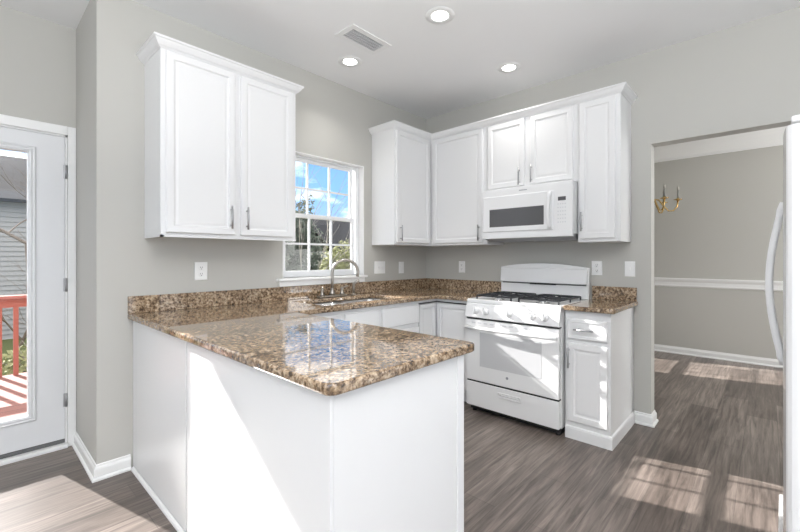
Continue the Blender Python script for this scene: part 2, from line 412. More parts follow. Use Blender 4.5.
box(cs, -3.044, -3.001, YD-0.018, YD, 0.0, 2.155, 0.004); box(cs, -4.05, -3.991, YD-0.018, YD, 0.0, 2.155, 0.004); box(cs, -3.991, -3.044, YD-0.018, YD, 2.095, 2.155, 0.004)
obj('door_casing', cs, 'trim', dr)

# ------------------------------------------------------------------ cabinets
DOORP = [(0, 0), (0, 0.016), (0.004, 0.020), (0.038, 0.020), (0.041, 0.017), (0.043, 0.012), (0.052, 0.0105), (0.066, 0.0135)]
def cab_door(F, u0, u1, v0, v1, root, hu=None, hv=None, name='door', hl=0.145, prof=DOORP, horizontal=False, handle='handle'):
    d = obj(name, rings(bmesh.new(), F, u0, u1, v0, v1, prof), 'cab', root)
    if hu is not None:
        b = bmesh.new()
        if horizontal:
            tube(b, [F.p(hu-hl/2, hv, 0.05), F.p(hu+hl/2, hv, 0.05)], 0.0065, 10)
            for s in (-1, 1): tube(b, [F.p(hu+s*hl*0.34, hv, 0.018), F.p(hu+s*hl*0.34, hv, 0.05)], 0.004, 8)
        else:
            tube(b, [F.p(hu, hv-hl/2, 0.05), F.p(hu, hv+hl/2, 0.05)], 0.0065, 10)
            for s in (-1, 1): tube(b, [F.p(hu, hv+s*hl*0.34, 0.018), F.p(hu, hv+s*hl*0.34, 0.05)], 0.004, 8)
        obj(handle, b, 'handle', d)
    return d
ZB, ZT = 1.392, 2.47
CRP = [(0, 0), (0.004, 0), (0.008, 0.006), (0.018, 0.012), (0.030, 0.028), (0.036, 0.040), (0.043, 0.044), (0.043, 0.055), (0, 0.055)]
ZC = 2.462
def crown(root, pts, i0, i1): obj('crown_moulding', sweep(bmesh.new(), CRP, pts, ZC, i0, i1, side=-1), 'cab', root)
XL0, XL1, XC = -2.762, -1.886, -0.845
D0 = 0.305
def carcass(root, x0, x1, y0, y1, z0, z1, name='body'): obj(name, B(x0, x1, y0, y1, z0, z1, 0.0015, 1), 'cab', root)
G = 'white wall cabinets'
c1 = thing('wall_cabinet', 'wide white two-door wall cabinet hanging left of the sink window', 'cabinet', ((XL0+XL1)/2, -0.001, ZB), G)
carcass(c1, XL0, XL1, -D0, -0.001, ZB+0.012, ZT)
F = Fr((0, -D0, 0), 'A')
bm = bmesh.new(); box(bm, XL0, XL0+0.016, -D0-0.004, -0.001, ZB, ZB+0.012); box(bm, XL0, XL1, -D0-0.004, -D0+0.016, ZB-0.0, ZB+0.012); 
obj('bottom_rail', bm, 'cab', c1)
cab_door(F, -2.737, -2.340, 1.418, 2.452, c1, -2.373, 1.527)
cab_door(F, -2.302, -1.920, 1.418, 2.452, c1, -2.268, 1.527)
crown(c1, [(XL1, 0), (XL1, -D0), (XL0, -D0), (XL0, 0)], 0, 3)
# corner and range-wall run: one moulding path, cut per cabinet (travel from the doorway end to the window end)
Y1, Y2, Y3, Y4 = -0.957, -1.748, -2.045, -0.305
RUN = [(0, Y3), (-D0, Y3), (-D0, Y2), (-D0, Y1), (-D0, -D0), (XC, -D0), (XC, 0)]
def crown_run(root, i0, i1): obj('crown_moulding', sweep(bmesh.new(), CRP, RUN, ZC, i0, i1, side=-1), 'cab', root)
c2 = thing('wall_cabinet', 'single-door white wall cabinet between the sink window and the room corner', 'cabinet', (XC/2, -0.001, ZB), G)
carcass(c2, XC, -0.001, -D0, -0.001, ZB, ZT)
cab_door(Fr((0, -D0, 0), 'A'), -0.828, -0.345, 1.412, 2.448, c2, -0.79, 1.50)
crown_run(c2, 4, 6)
c3 = thing('wall_cabinet', 'white wall cabinet with one wide door between the corner and the microwave', 'cabinet', (-D0/2, -0.63, ZB), G)
carcass(c3, -D0, -0.001, Y1+0.0005, -D0-0.001, ZB, ZT)
FB = Fr((-D0, 0, 0), 'B')
cab_door(FB, 0.345, 0.915, 1.412, 2.448, c3, 0.885, 1.50)
crown_run(c3, 3, 4)
c4 = thing('wall_cabinet', 'short two-door white wall cabinet above the microwave', 'cabinet', (-D0/2, -1.35, 1.86), G)
carcass(c4, -D0, -0.001, Y2+0.0005, Y1-0.0005, 1.862, ZT)
cab_door(FB, 0.972, 1.318, 1.885, 2.448, c4, 1.280, 1.96)
cab_door(FB, 1.372, 1.715, 1.885, 2.448, c4, 1.388, 1.97)
crown_run(c4, 2, 3)
c5 = thing('wall_cabinet', 'narrow one-door white wall cabinet right of the microwave', 'cabinet', (-D0/2, (Y2+Y3)/2, ZB), G)
carcass(c5, -D0, -0.001, Y3, Y2-0.0005, ZB, ZT)
cab_door(FB, 1.764, 2.012, 1.418, 2.450, c5, 1.785, 1.545)
crown_run(c5, 0, 2)

# base cabinets
ZK = 0.900
G2 = 'white base cabinets'
SLAB = [(0, 0), (0, 0.014), (0.005, 0.019), (0.014, 0.019)]
PX0, PX1, PY1 = -2.825, -2.175, -1.945
p = thing('peninsula_cabinet', 'long white panelled peninsula base standing out into the room under the granite', 'cabinet', (-2.5, -1.0, 0))
obj('body', B(PX0+0.010, PX1-0.012, PY1+0.008, -0.001, 0.0, ZK-0.001), 'cab', p)
obj('back_panel', B(PX0+0.003, PX0+0.010, -0.862, -0.002, 0.0, ZK-0.002, 0.001, 1), 'cab', p)
obj('back_panel', B(PX0, PX0+0.010, PY1+0.0, -0.890, 0.0, ZK-0.002, 0.001, 1), 'cab', p)
obj('batten', B(PX0+0.008, PX0+0.0099, -0.888, -0.864, 0.0, ZK-0.002, 0.002, 1), 'cab', p)
obj('end_panel', B(PX0+0.0105, PX1-0.045, PY1, PY1+0.008, 0.0, ZK-0.002, 0.001, 1), 'cab', p)
obj('corner_stile', B(PX1-0.044, PX1, PY1-0.003, PY1+0.020, 0.0, ZK-0.002, 0.002, 1), 'cab', p)
obj('shoe_moulding', sweep(bmesh.new(), [(0, 0), (0.014, 0), (0.013, 0.010), (0.008, 0.017), (0, 0.020)], [(PX0, -0.026), (PX0, PY1), (PX1, PY1)], 0, side=1), 'cab', p)
FA = Fr((0, -0.61, 0), 'A'); FBb = Fr((-0.61, 0, 0), 'B')
s = thing('base_cabinet', 'white base cabinet with false fronts under the sink', 'cabinet', (-1.74, -0.3, 0), G2)
carcass(s, PX1, -1.332, -0.61, -0.001, 0.10, 0.68); obj('toe_kick', B(PX1, -1.332, -0.53, -0.52, 0, 0.0995), 'cab', s)
bm = bmesh.new(); box(bm, PX1, -1.332, -0.61, -0.592, 0.6805, ZK-0.002); obj('face_frame', bm, 'cab', s)
cab_door(FA, -2.05, -1.72, 0.715, 0.872, s, name='false_front', prof=SLAB); cab_door(FA, -1.69, -1.355, 0.715, 0.872, s, name='false_front', prof=SLAB)
cab_door(FA, -2.05, -1.72, 0.13, 0.68, s); cab_door(FA, -1.69, -1.355, 0.13, 0.68, s)
s = thing('base_cabinet', 'white base cabinet with a drawer between the sink and the corner', 'cabinet', (-1.09, -0.3, 0), G2)
carcass(s, -1.331, -0.862, -0.61, -0.001, 0.10, 0.68); obj('toe_kick', B(-1.331, -0.862, -0.53, -0.52, 0, 0.0995), 'cab', s)
bm = bmesh.new(); box(bm, -1.331, -0.862, -0.61, -0.592, 0.6805, ZK-0.002); obj('face_frame', bm, 'cab', s)
cab_door(FA, -1.315, -0.875, 0.715, 0.872, s, name='drawer_front', prof=SLAB); cab_door(FA, -1.315, -0.875, 0.13, 0.68, s)
s = thing('base_cabinet', 'white corner base cabinet with folding doors in the angle left of the range', 'cabinet', (-0.43, -0.3, 0), G2)
bm = bmesh.new(); box(bm, -0.861, -0.001, -0.59, -0.001, 0.10, ZK-0.002); box(bm, -0.59, -0.001, -0.975, -0.5905, 0.10, ZK-0.002); obj('body', bm, 'cab', s)
bm = bmesh.new(); box(bm, -0.861, -0.001, -0.52, -0.51, 0, 0.0995); box(bm, -0.52, -0.51, -0.975, -0.521, 0, 0.0995); obj('toe_kick', bm, 'cab', s)
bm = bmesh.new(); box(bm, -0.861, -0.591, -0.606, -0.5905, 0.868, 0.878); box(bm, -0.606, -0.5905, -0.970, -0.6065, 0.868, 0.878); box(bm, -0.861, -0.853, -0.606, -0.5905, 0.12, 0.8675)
obj('door_gap_shade', bm, 'black', s)  # black strips stand in for the shade in the reveal around the doors
bm = bmesh.new(); box(bm, -0.861, -0.6105, -0.610, -0.5905, 0.8785, ZK-0.002); box(bm, -0.610, -0.5905, -0.975, -0.6105, 0.8785, ZK-0.002); obj('top_rail', bm, 'cab', s)
cab_door(Fr((0, -0.592, 0), 'A'), -0.850, -0.613, 0.13, 0.864, s); cab_door(Fr((-0.592, 0, 0), 'B'), 0.616, 0.960, 0.13, 0.864, s)
# right of the range
YR0, YR1 = -1.765, -2.062
s = thing('base_cabinet', 'narrow white base cabinet with one drawer and one door right of the range', 'cabinet', (-0.3, -1.91, 0), G2)
obj('body', B(-0.61, -0.001, YR1, YR0, 0.0, ZK-0.002, 0.001, 1), 'cab', s)
cab_door(FBb, 1.784, 2.045, 0.705, 0.845, s, 1.90, 0.775, name='drawer_front', hl=0.13, horizontal=True, prof=[(0, 0), (0, 0.014), (0.005, 0.019), (0.022, 0.019), (0.027, 0.016), (0.035, 0.016)])
cab_door(FBb, 1.784, 2.045, 0.125, 0.675, s, 1.800, 0.575, prof=[(0, 0), (0, 0.016), (0.004, 0.020), (0.040, 0.020), (0.044, 0.017), (0.046, 0.011), (0.055, 0.009), (0.068, 0.0125)])
obj('base_board', sweep(bmesh.new(), [(0, 0), (0.012, 0), (0.012, 0.07), (0.008, 0.082), (0, 0.088)], [(-0.61, YR0-0.001), (-0.61, YR1), (-0.026, YR1)], 0, side=1), 'cab', s)

# ------------------------------------------------------------------ granite
ZG0, ZG = 0.902, 0.936
CX0, CX1, CY1, CF = -2.850, -2.118, -1.975, -0.650
SX0, SX1, SY0, SY1 = -1.80, -1.00, -0.545, -0.150
def slab(xs, ys, keep, round_corners, rr=0.035):
    bm = bmesh.new(); V = {}
    def vv(i, j):
        if (i, j) not in V: V[(i, j)] = bm.verts.new((xs[i], ys[j], ZG0))
        return V[(i, j)]
    for i in range(len(xs)-1):
        for j in range(len(ys)-1):
            if keep((xs[i]+xs[i+1])/2, (ys[j]+ys[j+1])/2): bm.faces.new((vv(i, j), vv(i+1, j), vv(i+1, j+1), vv(i, j+1)))
    r = bmesh.ops.extrude_face_region(bm, geom=bm.faces[:])
    for v in r['geom']:
        if isinstance(v, bmesh.types.BMVert): v.co.z = ZG
    bmesh.ops.recalc_face_normals(bm, faces=bm.faces[:])
    ed = [e for e in bm.edges if abs(e.verts[0].co.z-e.verts[1].co.z) > 0.01 and any(abs(e.verts[0].co.x-c[0]) < 1e-4 and abs(e.verts[0].co.y-c[1]) < 1e-4 for c in round_corners)]
    if ed: bmesh.ops.bevel(bm, geom=ed, offset=rr, segments=6, profile=0.5, affect='EDGES')
    ed = [e for e in bm.edges if len(e.link_faces) == 2 and abs(e.verts[0].co.z-e.verts[1].co.z) < 1e-4 and e.calc_face_angle() > 0.7 and e.verts[0].co.y < -0.001 - 0.0 and not (e.verts[0].co.y > -0.01 and e.verts[1].co.y > -0.01)]
    bmesh.ops.bevel(bm, geom=ed, offset=0.009, segments=3, profile=0.5, affect='EDGES')
    return bm
ct = thing('countertop', 'polished brown granite countertop running from the peninsula past the sink to the range', 'countertop', (-1.9, -0.9, ZG0))
xs = [CX0, CX1, SX0, SX1, CF, -0.001]; ys = [CY1, -0.975, CF, SY0, SY1, -0.001]
def keep(x, y):
    if SX0 < x < SX1 and SY0 < y < SY1: return False
    if x < CX1: return True
    if y > CF: return True
    return x > CF and y > -0.975
obj('slab', slab(xs, ys, keep, [(CX0, CY1), (CX1, CY1)]), 'granite', ct)
bs = bmesh.new(); box(bs, CX0, -0.001, -0.022, -0.001, ZG+0.0005, 1.041, 0.002)
obj('backsplash', bs, 'granite', ct)
obj('backsplash', B(-0.022, -0.001, -0.960, -0.0225, ZG+0.0005, 1.041, 0.002), 'granite', ct)
ct2 = thing('countertop', 'small piece of granite countertop on the narrow cabinet right of the range', 'countertop', (-0.3, -1.92, ZG0))
obj('slab', slab([-0.65, -0.001], [-2.092, -1.764], lambda x, y: True, [(-0.65, -2.092)], 0.03), 'granite', ct2)
obj('backsplash', B(-0.022, -0.001, -2.085, -1.764, ZG+0.0005, 1.041, 0.002), 'granite', ct2)

# sink
sk = thing('kitchen_sink', 'stainless steel double-bowl sink set under the granite below the window', 'sink', ((SX0+SX1)/2, -0.35, 0.70))
def bowl(x0, x1, y0, y1, z0):
    bm = bmesh.new(); R = []
    for ins, z in ((-0.012, 0.8985), (0.0, 0.8985), (0.006, 0.88), (0.012, z0+0.03), (0.035, z0+0.004), (0.10, z0)):
        ring = []
        for cx, cy, a0 in ((x1-ins, y1-ins, 0), (x0+ins, y1-ins, PI/2), (x0+ins, y0+ins, PI), (x1-ins, y0+ins, 1.5*PI)):
            rc = 0.05 if ins < 0.05 else 0.03
            sx = -1 if cx > (x0+x1)/2 else 1; sy = -1 if cy > (y0+y1)/2 else 1
            for k in range(5):
                a = a0+k*PI/8; ring.append(bm.verts.new((cx+sx*rc+rc*math.cos(a), cy+sy*rc+rc*math.sin(a), z)))
        R.append(ring)
    n = len(R[0])
    for a, b in zip(R, R[1:]):
        for k in range(n): f = bm.faces.new((a[k], a[(k+1) % n], b[(k+1) % n], b[k])); f.smooth = True
    bm.faces.new(R[-1]); return bm
xm = (SX0+SX1)/2
for x0, x1 in ((SX0+0.004, xm-0.015), (xm+0.015, SX1-0.004)):
    b = obj('bowl', bowl(x0, x1, SY0+0.004, SY1-0.004, 0.72), 'steel', sk)
    obj('drain', lathe(bmesh.new(), [(0.045, 0), (0.045, 0.003), (0.03, 0.004), (0.028, 0.0015), (0.001, 0.0015)], ((x0+x1)/2, -0.33, 0.7203)), 'steel', b)

# faucet
fx, fy = -1.385, -0.085
fc = thing('kitchen_faucet', 'brushed nickel gooseneck faucet with two lever handles behind the sink', 'faucet', (fx, fy, ZG))
bm = bmesh.new(); box(bm, fx-0.145, fx+0.145, fy-0.026, fy+0.026, ZG+0.0005, ZG+0.016, 0.006, 3); obj('base_plate', bm, 'nickel', fc)
obj('spout_base', lathe(bmesh.new(), [(0.024, 0), (0.024, 0.02), (0.018, 0.03), (0.015, 0.05), (0.017, 0.055), (0.012, 0.06)], (fx, fy, ZG+0.0165)), 'nickel', fc)
dv = Vector((0.17, -0.095, 0)).normalized(); R_ = 0.112; zc = ZG+0.205; pts = [(fx, fy, ZG+0.07), (fx, fy, ZG+0.14)]
for k in range(0, 15):
    a = PI - k*(PI*1.10)/14
    q = Vector((fx, fy, zc))+dv*(R_+R_*math.cos(a))+Vector((0, 0, R_*math.sin(a))); pts.append(tuple(q))
sp = obj('spout', tube(bmesh.new(), pts, [0.013]*(len(pts)-2)+[0.0125, 0.0145], 14), 'nickel', fc)
for sx in (-1, 1):
    hx = fx+sx*0.105
    b = obj('lever_handle', lathe(bmesh.new(), [(0.020, 0), (0.020, 0.012), (0.013, 0.022), (0.012, 0.04), (0.016, 0.048), (0.014, 0.058), (0.004, 0.066)], (hx, fy, ZG+0.0165)), 'nickel', fc)
    obj('lever', tube(bmesh.new(), [(hx, fy, ZG+0.066), (hx+sx*0.012, fy-0.02, ZG+0.082), (hx+sx*0.03, fy-0.045, ZG+0.092)], [0.006, 0.005, 0.006], 8), 'nickel', b)
sx_ = -1.150
sp = thing('side_sprayer', 'slim brushed nickel side sprayer at the right of the faucet', 'sprayer', (sx_, -0.09, ZG))
obj('collar', lathe(bmesh.new(), [(0.021, 0), (0.021, 0.008), (0.013, 0.016), (0.012, 0.02)], (sx_, -0.09, ZG+0.0005)), 'nickel', sp)
obj('spray_head', tube(bmesh.new(), [(sx_, -0.09, ZG+0.018), (sx_, -0.09, ZG+0.065), (sx_, -0.094, ZG+0.10), (sx_+0.015, -0.11, ZG+0.122), (sx_+0.03, -0.13, ZG+0.13)], [0.010, 0.013, 0.014, 0.012, 0.013], 12), 'nickel', sp)

# ------------------------------------------------------------------ gas range
RY0, RY1 = -0.980, -1.756
rg = thing('gas_range', 'white freestanding gas range with black grates between the base cabinets', 'range', (-0.34, -1.37, 0))
FR = Fr((-0.655, 0, 0), 'B')
bm = bmesh.new(); box(bm, -0.640, -0.03, RY1+0.004, RY0-0.004, 0.055, 0.905, 0.004)
obj('body', bm, 'appl', rg)
obj('toe_recess', B(-0.632, -0.05, RY1+0.012, RY0-0.012, 0.014, 0.0545), 'black', rg)
for yy in (RY0-0.04, RY1+0.04):
    for xx in (-0.615, -0.10): obj('leveling_foot', lathe(bmesh.new(), [(0.018, 0), (0.018, 0.012), (0.008, 0.014), (0.008, 0.054)], (xx, yy, 0.0), seg=12), 'black', rg)
# cooktop with raised rim
bm = bmesh.new()
Ft = [(-0.665, -0.03, RY1, RY0)]
def top_ring(bm, x0, x1, y0, y1, prof):
    R = [[bm.verts.new((a, b, z)) for a, b in ((x0+i, y0+i), (x1-i, y0+i), (x1-i, y1-i), (x0+i, y1-i))] for i, z in prof]
    for a, b in zip(R, R[1:]):
        for k in range(4): bm.faces.new((a[k], a[(k+1) % 4], b[(k+1) % 4], b[k]))
    bm.faces.new(R[0][::-1]); bm.faces.new(R[-1]); return bm
obj('cooktop', top_ring(bm, -0.672, -0.03, RY1, RY0, [(0.006, 0.900), (0, 0.906), (0, 0.925), (0.006, 0.932), (0.016, 0.933), (0.030, 0.925), (0.05, 0.922)]), 'appl', rg)
# burners and grates
for cy in (-1.180, -1.555):
    for cx in (-0.500, -0.235):
        b = obj('burner', lathe(bmesh.new(), [(0.050, 0), (0.050, 0.004), (0.030, 0.008), (0.034, 0.012), (0.034, 0.018), (0.012, 0.020)], (cx, cy, 0.9223), seg=20), 'steel', rg)
        obj('burner_cap', lathe(bmesh.new(), [(0.036, 0), (0.037, 0.004), (0.033, 0.008), (0.01, 0.010)], (cx, cy, 0.9425), seg=20), 'iron', b)
    g = bmesh.new(); zt = 0.955; w = 0.155; x0, x1 = -0.590, -0.135
    def bar(p, q, r=0.0066): tube(g, [p, q], r, 6)
    def rr(p0, p1): bar(p0, p1)
    y0, y1 = cy-w, cy+w
    bar((x0, y0, zt), (x1, y0, zt)); bar((x0, y1, zt), (x1, y1, zt)); bar((x0, y0, zt), (x0, y1, zt)); bar((x1, y0, zt), (x1, y1, zt)); bar(((x0+x1)/2, y0, zt), ((x0+x1)/2, y1, zt))
    for cx in (-0.490, -0.245):
        for a in range(4):
            dx, dy = math.cos(a*PI/2), math.sin(a*PI/2)
            ex = 0.118 if dx else 0; bar((cx+dx*0.03, cy+dy*0.03, zt+0.006), (cx+dx*0.118, cy+dy*w*0.98, zt))
            d2 = (math.cos(a*PI/2+PI/4), math.sin(a*PI/2+PI/4))
            bar((cx+d2[0]*0.045, cy+d2[1]*0.045, zt+0.006), (cx+d2[0]*0.075, cy+d2[1]*0.075, zt))
    for xx in (x0, (x0+x1)/2, x1):
        for yy in (y0, y1): bar((xx, yy, zt), (xx, yy, 0.926), 0.007)
    obj('grate', g, 'iron', rg)
# front control panel, slightly tilted
bm = bmesh.new(); pr = [(-0.655, 0.783), (-0.700, 0.785), (-0.704, 0.792), (-0.682, 0.893), (-0.672, 0.900), (-0.641, 0.900), (-0.641, 0.783)]
Ra = [bm.verts.new((x, RY1+0.002, z)) for x, z in pr]; Rb = [bm.verts.new((x, RY0-0.002, z)) for x, z in pr]
for k in range(len(pr)): bm.faces.new((Ra[k], Ra[(k+1) % len(pr)], Rb[(k+1) % len(pr)], Rb[k]))
bm.faces.new(Ra); bm.faces.new(Rb[::-1])
obj('control_panel', bm, 'appl', rg)
nx = Vector((-0.98, 0, 0.213))
for yy in (-1.080, -1.170, -1.370, -1.555, -1.650):
    c = Vector((-0.6945, yy, 0.842))
    k = obj('knob', lathe(bmesh.new(), [(0.028, 0), (0.028, 0.006), (0.024, 0.010), (0.021, 0.026), (0.018, 0.030), (0.002, 0.031)], c, nx, 20), 'appl', rg)
    b = bmesh.new(); box(b, -0.7395, -0.712, yy-0.006, yy+0.006, 0.824, 0.876, 0.002); obj('knob_grip', b, 'appl', k)
obj('panel_gap', B(-0.690, -0.6405, RY1+0.006, RY0-0.006, 0.7725, 0.7825), 'black', rg)
# oven door
od = obj('oven_door', B(-0.694, -0.6405, RY1+0.006, RY0-0.006, 0.272, 0.768, 0.005, 2), 'appl', rg)
FO = Fr((-0.694, 0, 0), 'B')
obj('oven_window', rings(bmesh.new(), FO, 1.115, 1.627, 0.395, 0.668, [(0, 0), (0, 0.0015), (0.004, 0.0015)]), 'ovenglass', od)
bm = bmesh.new()
for k in range(12):
    yy = RY0-0.06-k*0.055; obj('vent_slot', fbox(bmesh.new(), FO, -yy, -yy+0.034, 0.738, 0.748, 0.0002, 0.0012), 'keys', od)
b = bmesh.new(); pts = []
for k in range(13):
    t_ = k/12; yy = RY0-0.012+(RY1-RY0+0.024)*t_; pts.append((-0.715-0.022*math.sin(PI*t_), yy, 0.705))
tube(b, pts, 0.014, 10); 
for yy in (RY0-0.03, RY1+0.03): box(b, -0.724, -0.6945, yy-0.016, yy+0.016, 0.692, 0.718, 0.004)
obj('door_handle', b, 'appl', od)
bm = lathe(bmesh.new(), [(0.011, 0), (0.011, 0.001), (0.0095, 0.0018), (0.0085, 0.001), (0.0, 0.001)], (-0.6942, -1.355, 0.345), (-1, 0, 0), 24)
obj('round_badge', bm, 'badge', od)
obj('drawer_gap', B(-0.684, -0.6405, RY1+0.010, RY0-0.010, 0.2585, 0.2715), 'black', rg)
dw = obj('storage_drawer', B(-0.692, -0.6405, RY1+0.006, RY0-0.006, 0.062, 0.258, 0.005, 2), 'appl', rg)
bm = bmesh.new(); frame_ring(bm, Fr((-0.692, 0, 0), 'B'), 1.275, 1.465, 0.178, 0.222, [(0, 0), (0, 0.004), (0.004, 0.006), (0.011, 0.005), (0.014, 0.0005)])
fbox(bm, Fr((-0.692, 0, 0), 'B'), 1.29, 1.45, 0.2, 0.209, 0.0005, 0.009)
obj('drawer_pull', bm, 'appl', dw)
# backguard with arched top
bm = bmesh.new(); n = 16; fr_, bk = [], []
def bgz(t): return 1.188 + 0.034*(1-(2*t-1)**2)
prof_b = []; BY0 = -0.966
for xx, off in ((-0.030, 0.0), (-0.075, 0.0)):
    ring = [bm.verts.new((xx, BY0, 0.938))]
    for k in range(n+1):
        t_ = k/n; ring.append(bm.verts.new((xx, BY0+(RY1-BY0+0.002)*t_, bgz(t_)-off)))
    ring.append(bm.verts.new((xx, RY1+0.002, 0.934))); prof_b.append(ring)
a, b = prof_b
for k in range(len(a)): bm.faces.new((a[k], a[(k+1) % len(a)], b[(k+1) % len(a)], b[k]))
bm.faces.new(a); bm.faces.new(b[::-1])
bmesh.ops.bevel(bm, geom=[e for e in bm.edges if all(abs(v.co.x+0.075) < 1e-4 for v in e.verts) and max(v.co.z for v in e.verts) > 1.0], offset=0.008, segments=3, affect='EDGES')
bg_ = obj('backguard', bm, 'appl', rg)
bm = bmesh.new(); pr = [(-0.076, 1.048), (-0.092, 1.052), (-0.094, 1.06), (-0.084, 1.170), (-0.076, 1.180)]
Ra = [bm.verts.new((x, RY1+0.012, z)) for x, z in pr]; Rb = [bm.verts.new((x, BY0-0.008, z)) for x, z in pr]
for k in range(len(pr)): bm.faces.new((Ra[k], Ra[(k+1) % len(pr)], Rb[(k+1) % len(pr)], Rb[k]))
bm.faces.new(Ra); bm.faces.new(Rb[::-1]); obj('splash_face', bm, 'appl', bg_)
obj('vent_line', B(-0.084, -0.0755, RY1+0.02, RY0-0.012, 1.040, 1.0465), 'slot', bg_)
obj('control_strip', B(-0.090, -0.0755, -1.49, -1.26, 1.036, 1.0475), 'black', bg_)

# ------------------------------------------------------------------ microwave
MY0, MY1, MZ0, MZ1 = -0.962, -1.744, 1.435, 1.858
mw = thing('microwave', 'white over-the-range microwave with a dark window under the short cabinet', 'microwave', (-0.2, -1.353, MZ0))
obj('body', B(-0.385, -0.001, MY1, MY0, MZ0+0.02, MZ1, 0.004), 'appl', mw)
# underside with vents, sloping towards the front
bm = bmesh.new(); pr = [(-0.384, MZ0+0.0195), (-0.384, MZ0+0.003), (-0.30, MZ0-0.020), (-0.03, MZ0-0.020), (-0.03, MZ0+0.0195)]
Ra = [bm.verts.new((x, MY1+0.012, z)) for x, z in pr]; Rb = [bm.verts.new((x, MY0-0.012, z)) for x, z in pr]
for k in range(len(pr)): bm.faces.new((Ra[k], Ra[(k+1) % len(pr)], Rb[(k+1) % len(pr)], Rb[k]))
bm.faces.new(Ra); bm.faces.new(Rb[::-1]); un = obj('underside', bm, 'vent', mw)
for yy in (-1.16, -1.54): obj('grease_filter', B(-0.285, -0.08, yy-0.13, yy+0.13, MZ0-0.0225, MZ0-0.0202), 'vent', un)
FM = Fr((-0.385, 0, 0), 'B')
fp = obj('front_panel', rings(bmesh.new(), FM, -MY0, -MY1, MZ0, MZ1, [(0, 0), (0, 0.020), (0.004, 0.026), (0.02, 0.027)]), 'appl', mw)
FM2 = Fr((-0.4125, 0, 0), 'B')
md = obj('door', rings(bmesh.new(), FM2, 0.980, 1.600, 1.492, 1.797, [(0, 0), (0, 0.006), (0.006, 0.010), (0.05, 0.010)]), 'appl', mw)
obj('door_window', rings(bmesh.new(), Fr((-0.4226, 0, 0), 'B'), 1.047, 1.528, 1.534, 1.686, [(0, 0), (0, 0.001), (0.003, 0.001)]), 'darkglass', md)
bm = bmesh.new(); pts = [(-0.424-0.022*math.sin(PI*k/10)-0.004, -1.572, 1.50+0.285*k/10) for k in range(11)]
tube(bm, pts, 0.013, 10, flat=1.0); obj('door_handle', bm, 'appl', md)
FM3 = Fr((-0.4120, 0, 0), 'B')
cp = obj('control_panel', rings(bmesh.new(), FM3, 1.606, 1.740, 1.492, 1.815, [(0, 0), (0, 0.0015), (0.002, 0.0015)]), 'appl', mw)
FM4 = Fr((-0.4136, 0, 0), 'B')
obj('display', rings(bmesh.new(), FM4, 1.636, 1.696, 1.712, 1.742, [(0, 0), (0, 0.0008), (0.001, 0.0008)]), 'darkglass', cp)
for r in range(6):
    bm = bmesh.new()
    for c in range(4): fbox(bm, FM4, 1.633+c*0.018, 1.642+c*0.018, 1.682-r*0.028, 1.691-r*0.028, 0, 0.0006)
    obj('key_row', bm, 'keys', cp)
obj('name_badge', rings(bmesh.new(), Fr((-0.412, 0, 0), 'B'), 1.315, 1.385, 1.824, 1.832, [(0, 0), (0, 0.001), (0.001, 0.001)]), 'badge', mw)

# ------------------------------------------------------------------ refrigerator
ang = math.radians(-1.3)
FX0, FX1, FYF, FZ = -1.62, -0.72, -2.862, 1.735
rf = thing('refrigerator', 'tall white refrigerator with curved door handles at the right edge of the room', 'refrigerator', (FX0, FYF, 0), rotz=ang)
obj('body', B(FX0+0.004, FX1-0.004, FYF-0.80, FYF-0.085, 0.03, FZ-0.005, 0.006), 'appl', rf)
xm = -1.235
def bow_door(x0, x1, z0, z1):
    bm = bmesh.new(); n = 10; pl = [(x0, FYF-0.080), ]
    pl = []
    for k in range(n+1):
        t_ = k/n; pl.append((x0+(x1-x0)*t_, FYF-0.012+0.008*math.sin(PI*t_)))
    # rounded outer corners
    pl = [(x0, FYF-0.080), (x0, FYF-0.035), (x0+0.003, FYF-0.022), (x0+0.011, FYF-0.012)]+[(x0+0.02+(x1-x0-0.04)*k/n, FYF-0.008+0.008*math.sin(PI*k/n)) for k in range(n+1)]+[(x1-0.011, FYF-0.012), (x1-0.003, FYF-0.022), (x1, FYF-0.035), (x1, FYF-0.080)]
    A = [bm.verts.new((a, b, z0)) for a, b in pl]; Bv = [bm.verts.new((a, b, z1)) for a, b in pl]
    for k in range(len(pl)): f = bm.faces.new((A[k], A[(k+1) % len(pl)], Bv[(k+1) % len(pl)], Bv[k]))
    bm.faces.new(A); bm.faces.new(Bv[::-1]); return bm
for x0, x1, hx in ((FX0, xm-0.003, xm-0.035), (xm+0.003, FX1, xm+0.035)):
    d = obj('door', bow_door(x0, x1, 0.10, FZ-0.012), 'appl', rf)
    zlo, zhi = 0.875, 1.465
    pts = [(hx, FYF-0.002, zlo-0.03), (hx, FYF+0.008, zlo)]+[(hx, FYF+0.006+0.036*math.sin(PI*(k+.5)/15), zlo+(zhi-zlo)*(k+.5)/15) for k in range(15)]+[(hx, FYF+0.008, zhi), (hx, FYF-0.002, zhi+0.03)]
    obj('door_handle', tube(bmesh.new(), pts, 0.0125, 10), 'appl2', d)
obj('hinge_cover', B(FX0+0.006, FX0+0.10, FYF-0.12, FYF-0.02, FZ-0.004, FZ+0.018, 0.006), 'appl2', rf)
obj('hinge_cover', B(FX1-0.10, FX1-0.006, FYF-0.12, FYF-0.02, FZ-0.004, FZ+0.018, 0.006), 'appl2', rf)
obj('kick_grille', B(FX0+0.01, FX1+0.00, FYF-0.084, FYF+0.016, 0.015, 0.085, 0.006), 'appl2', rf)

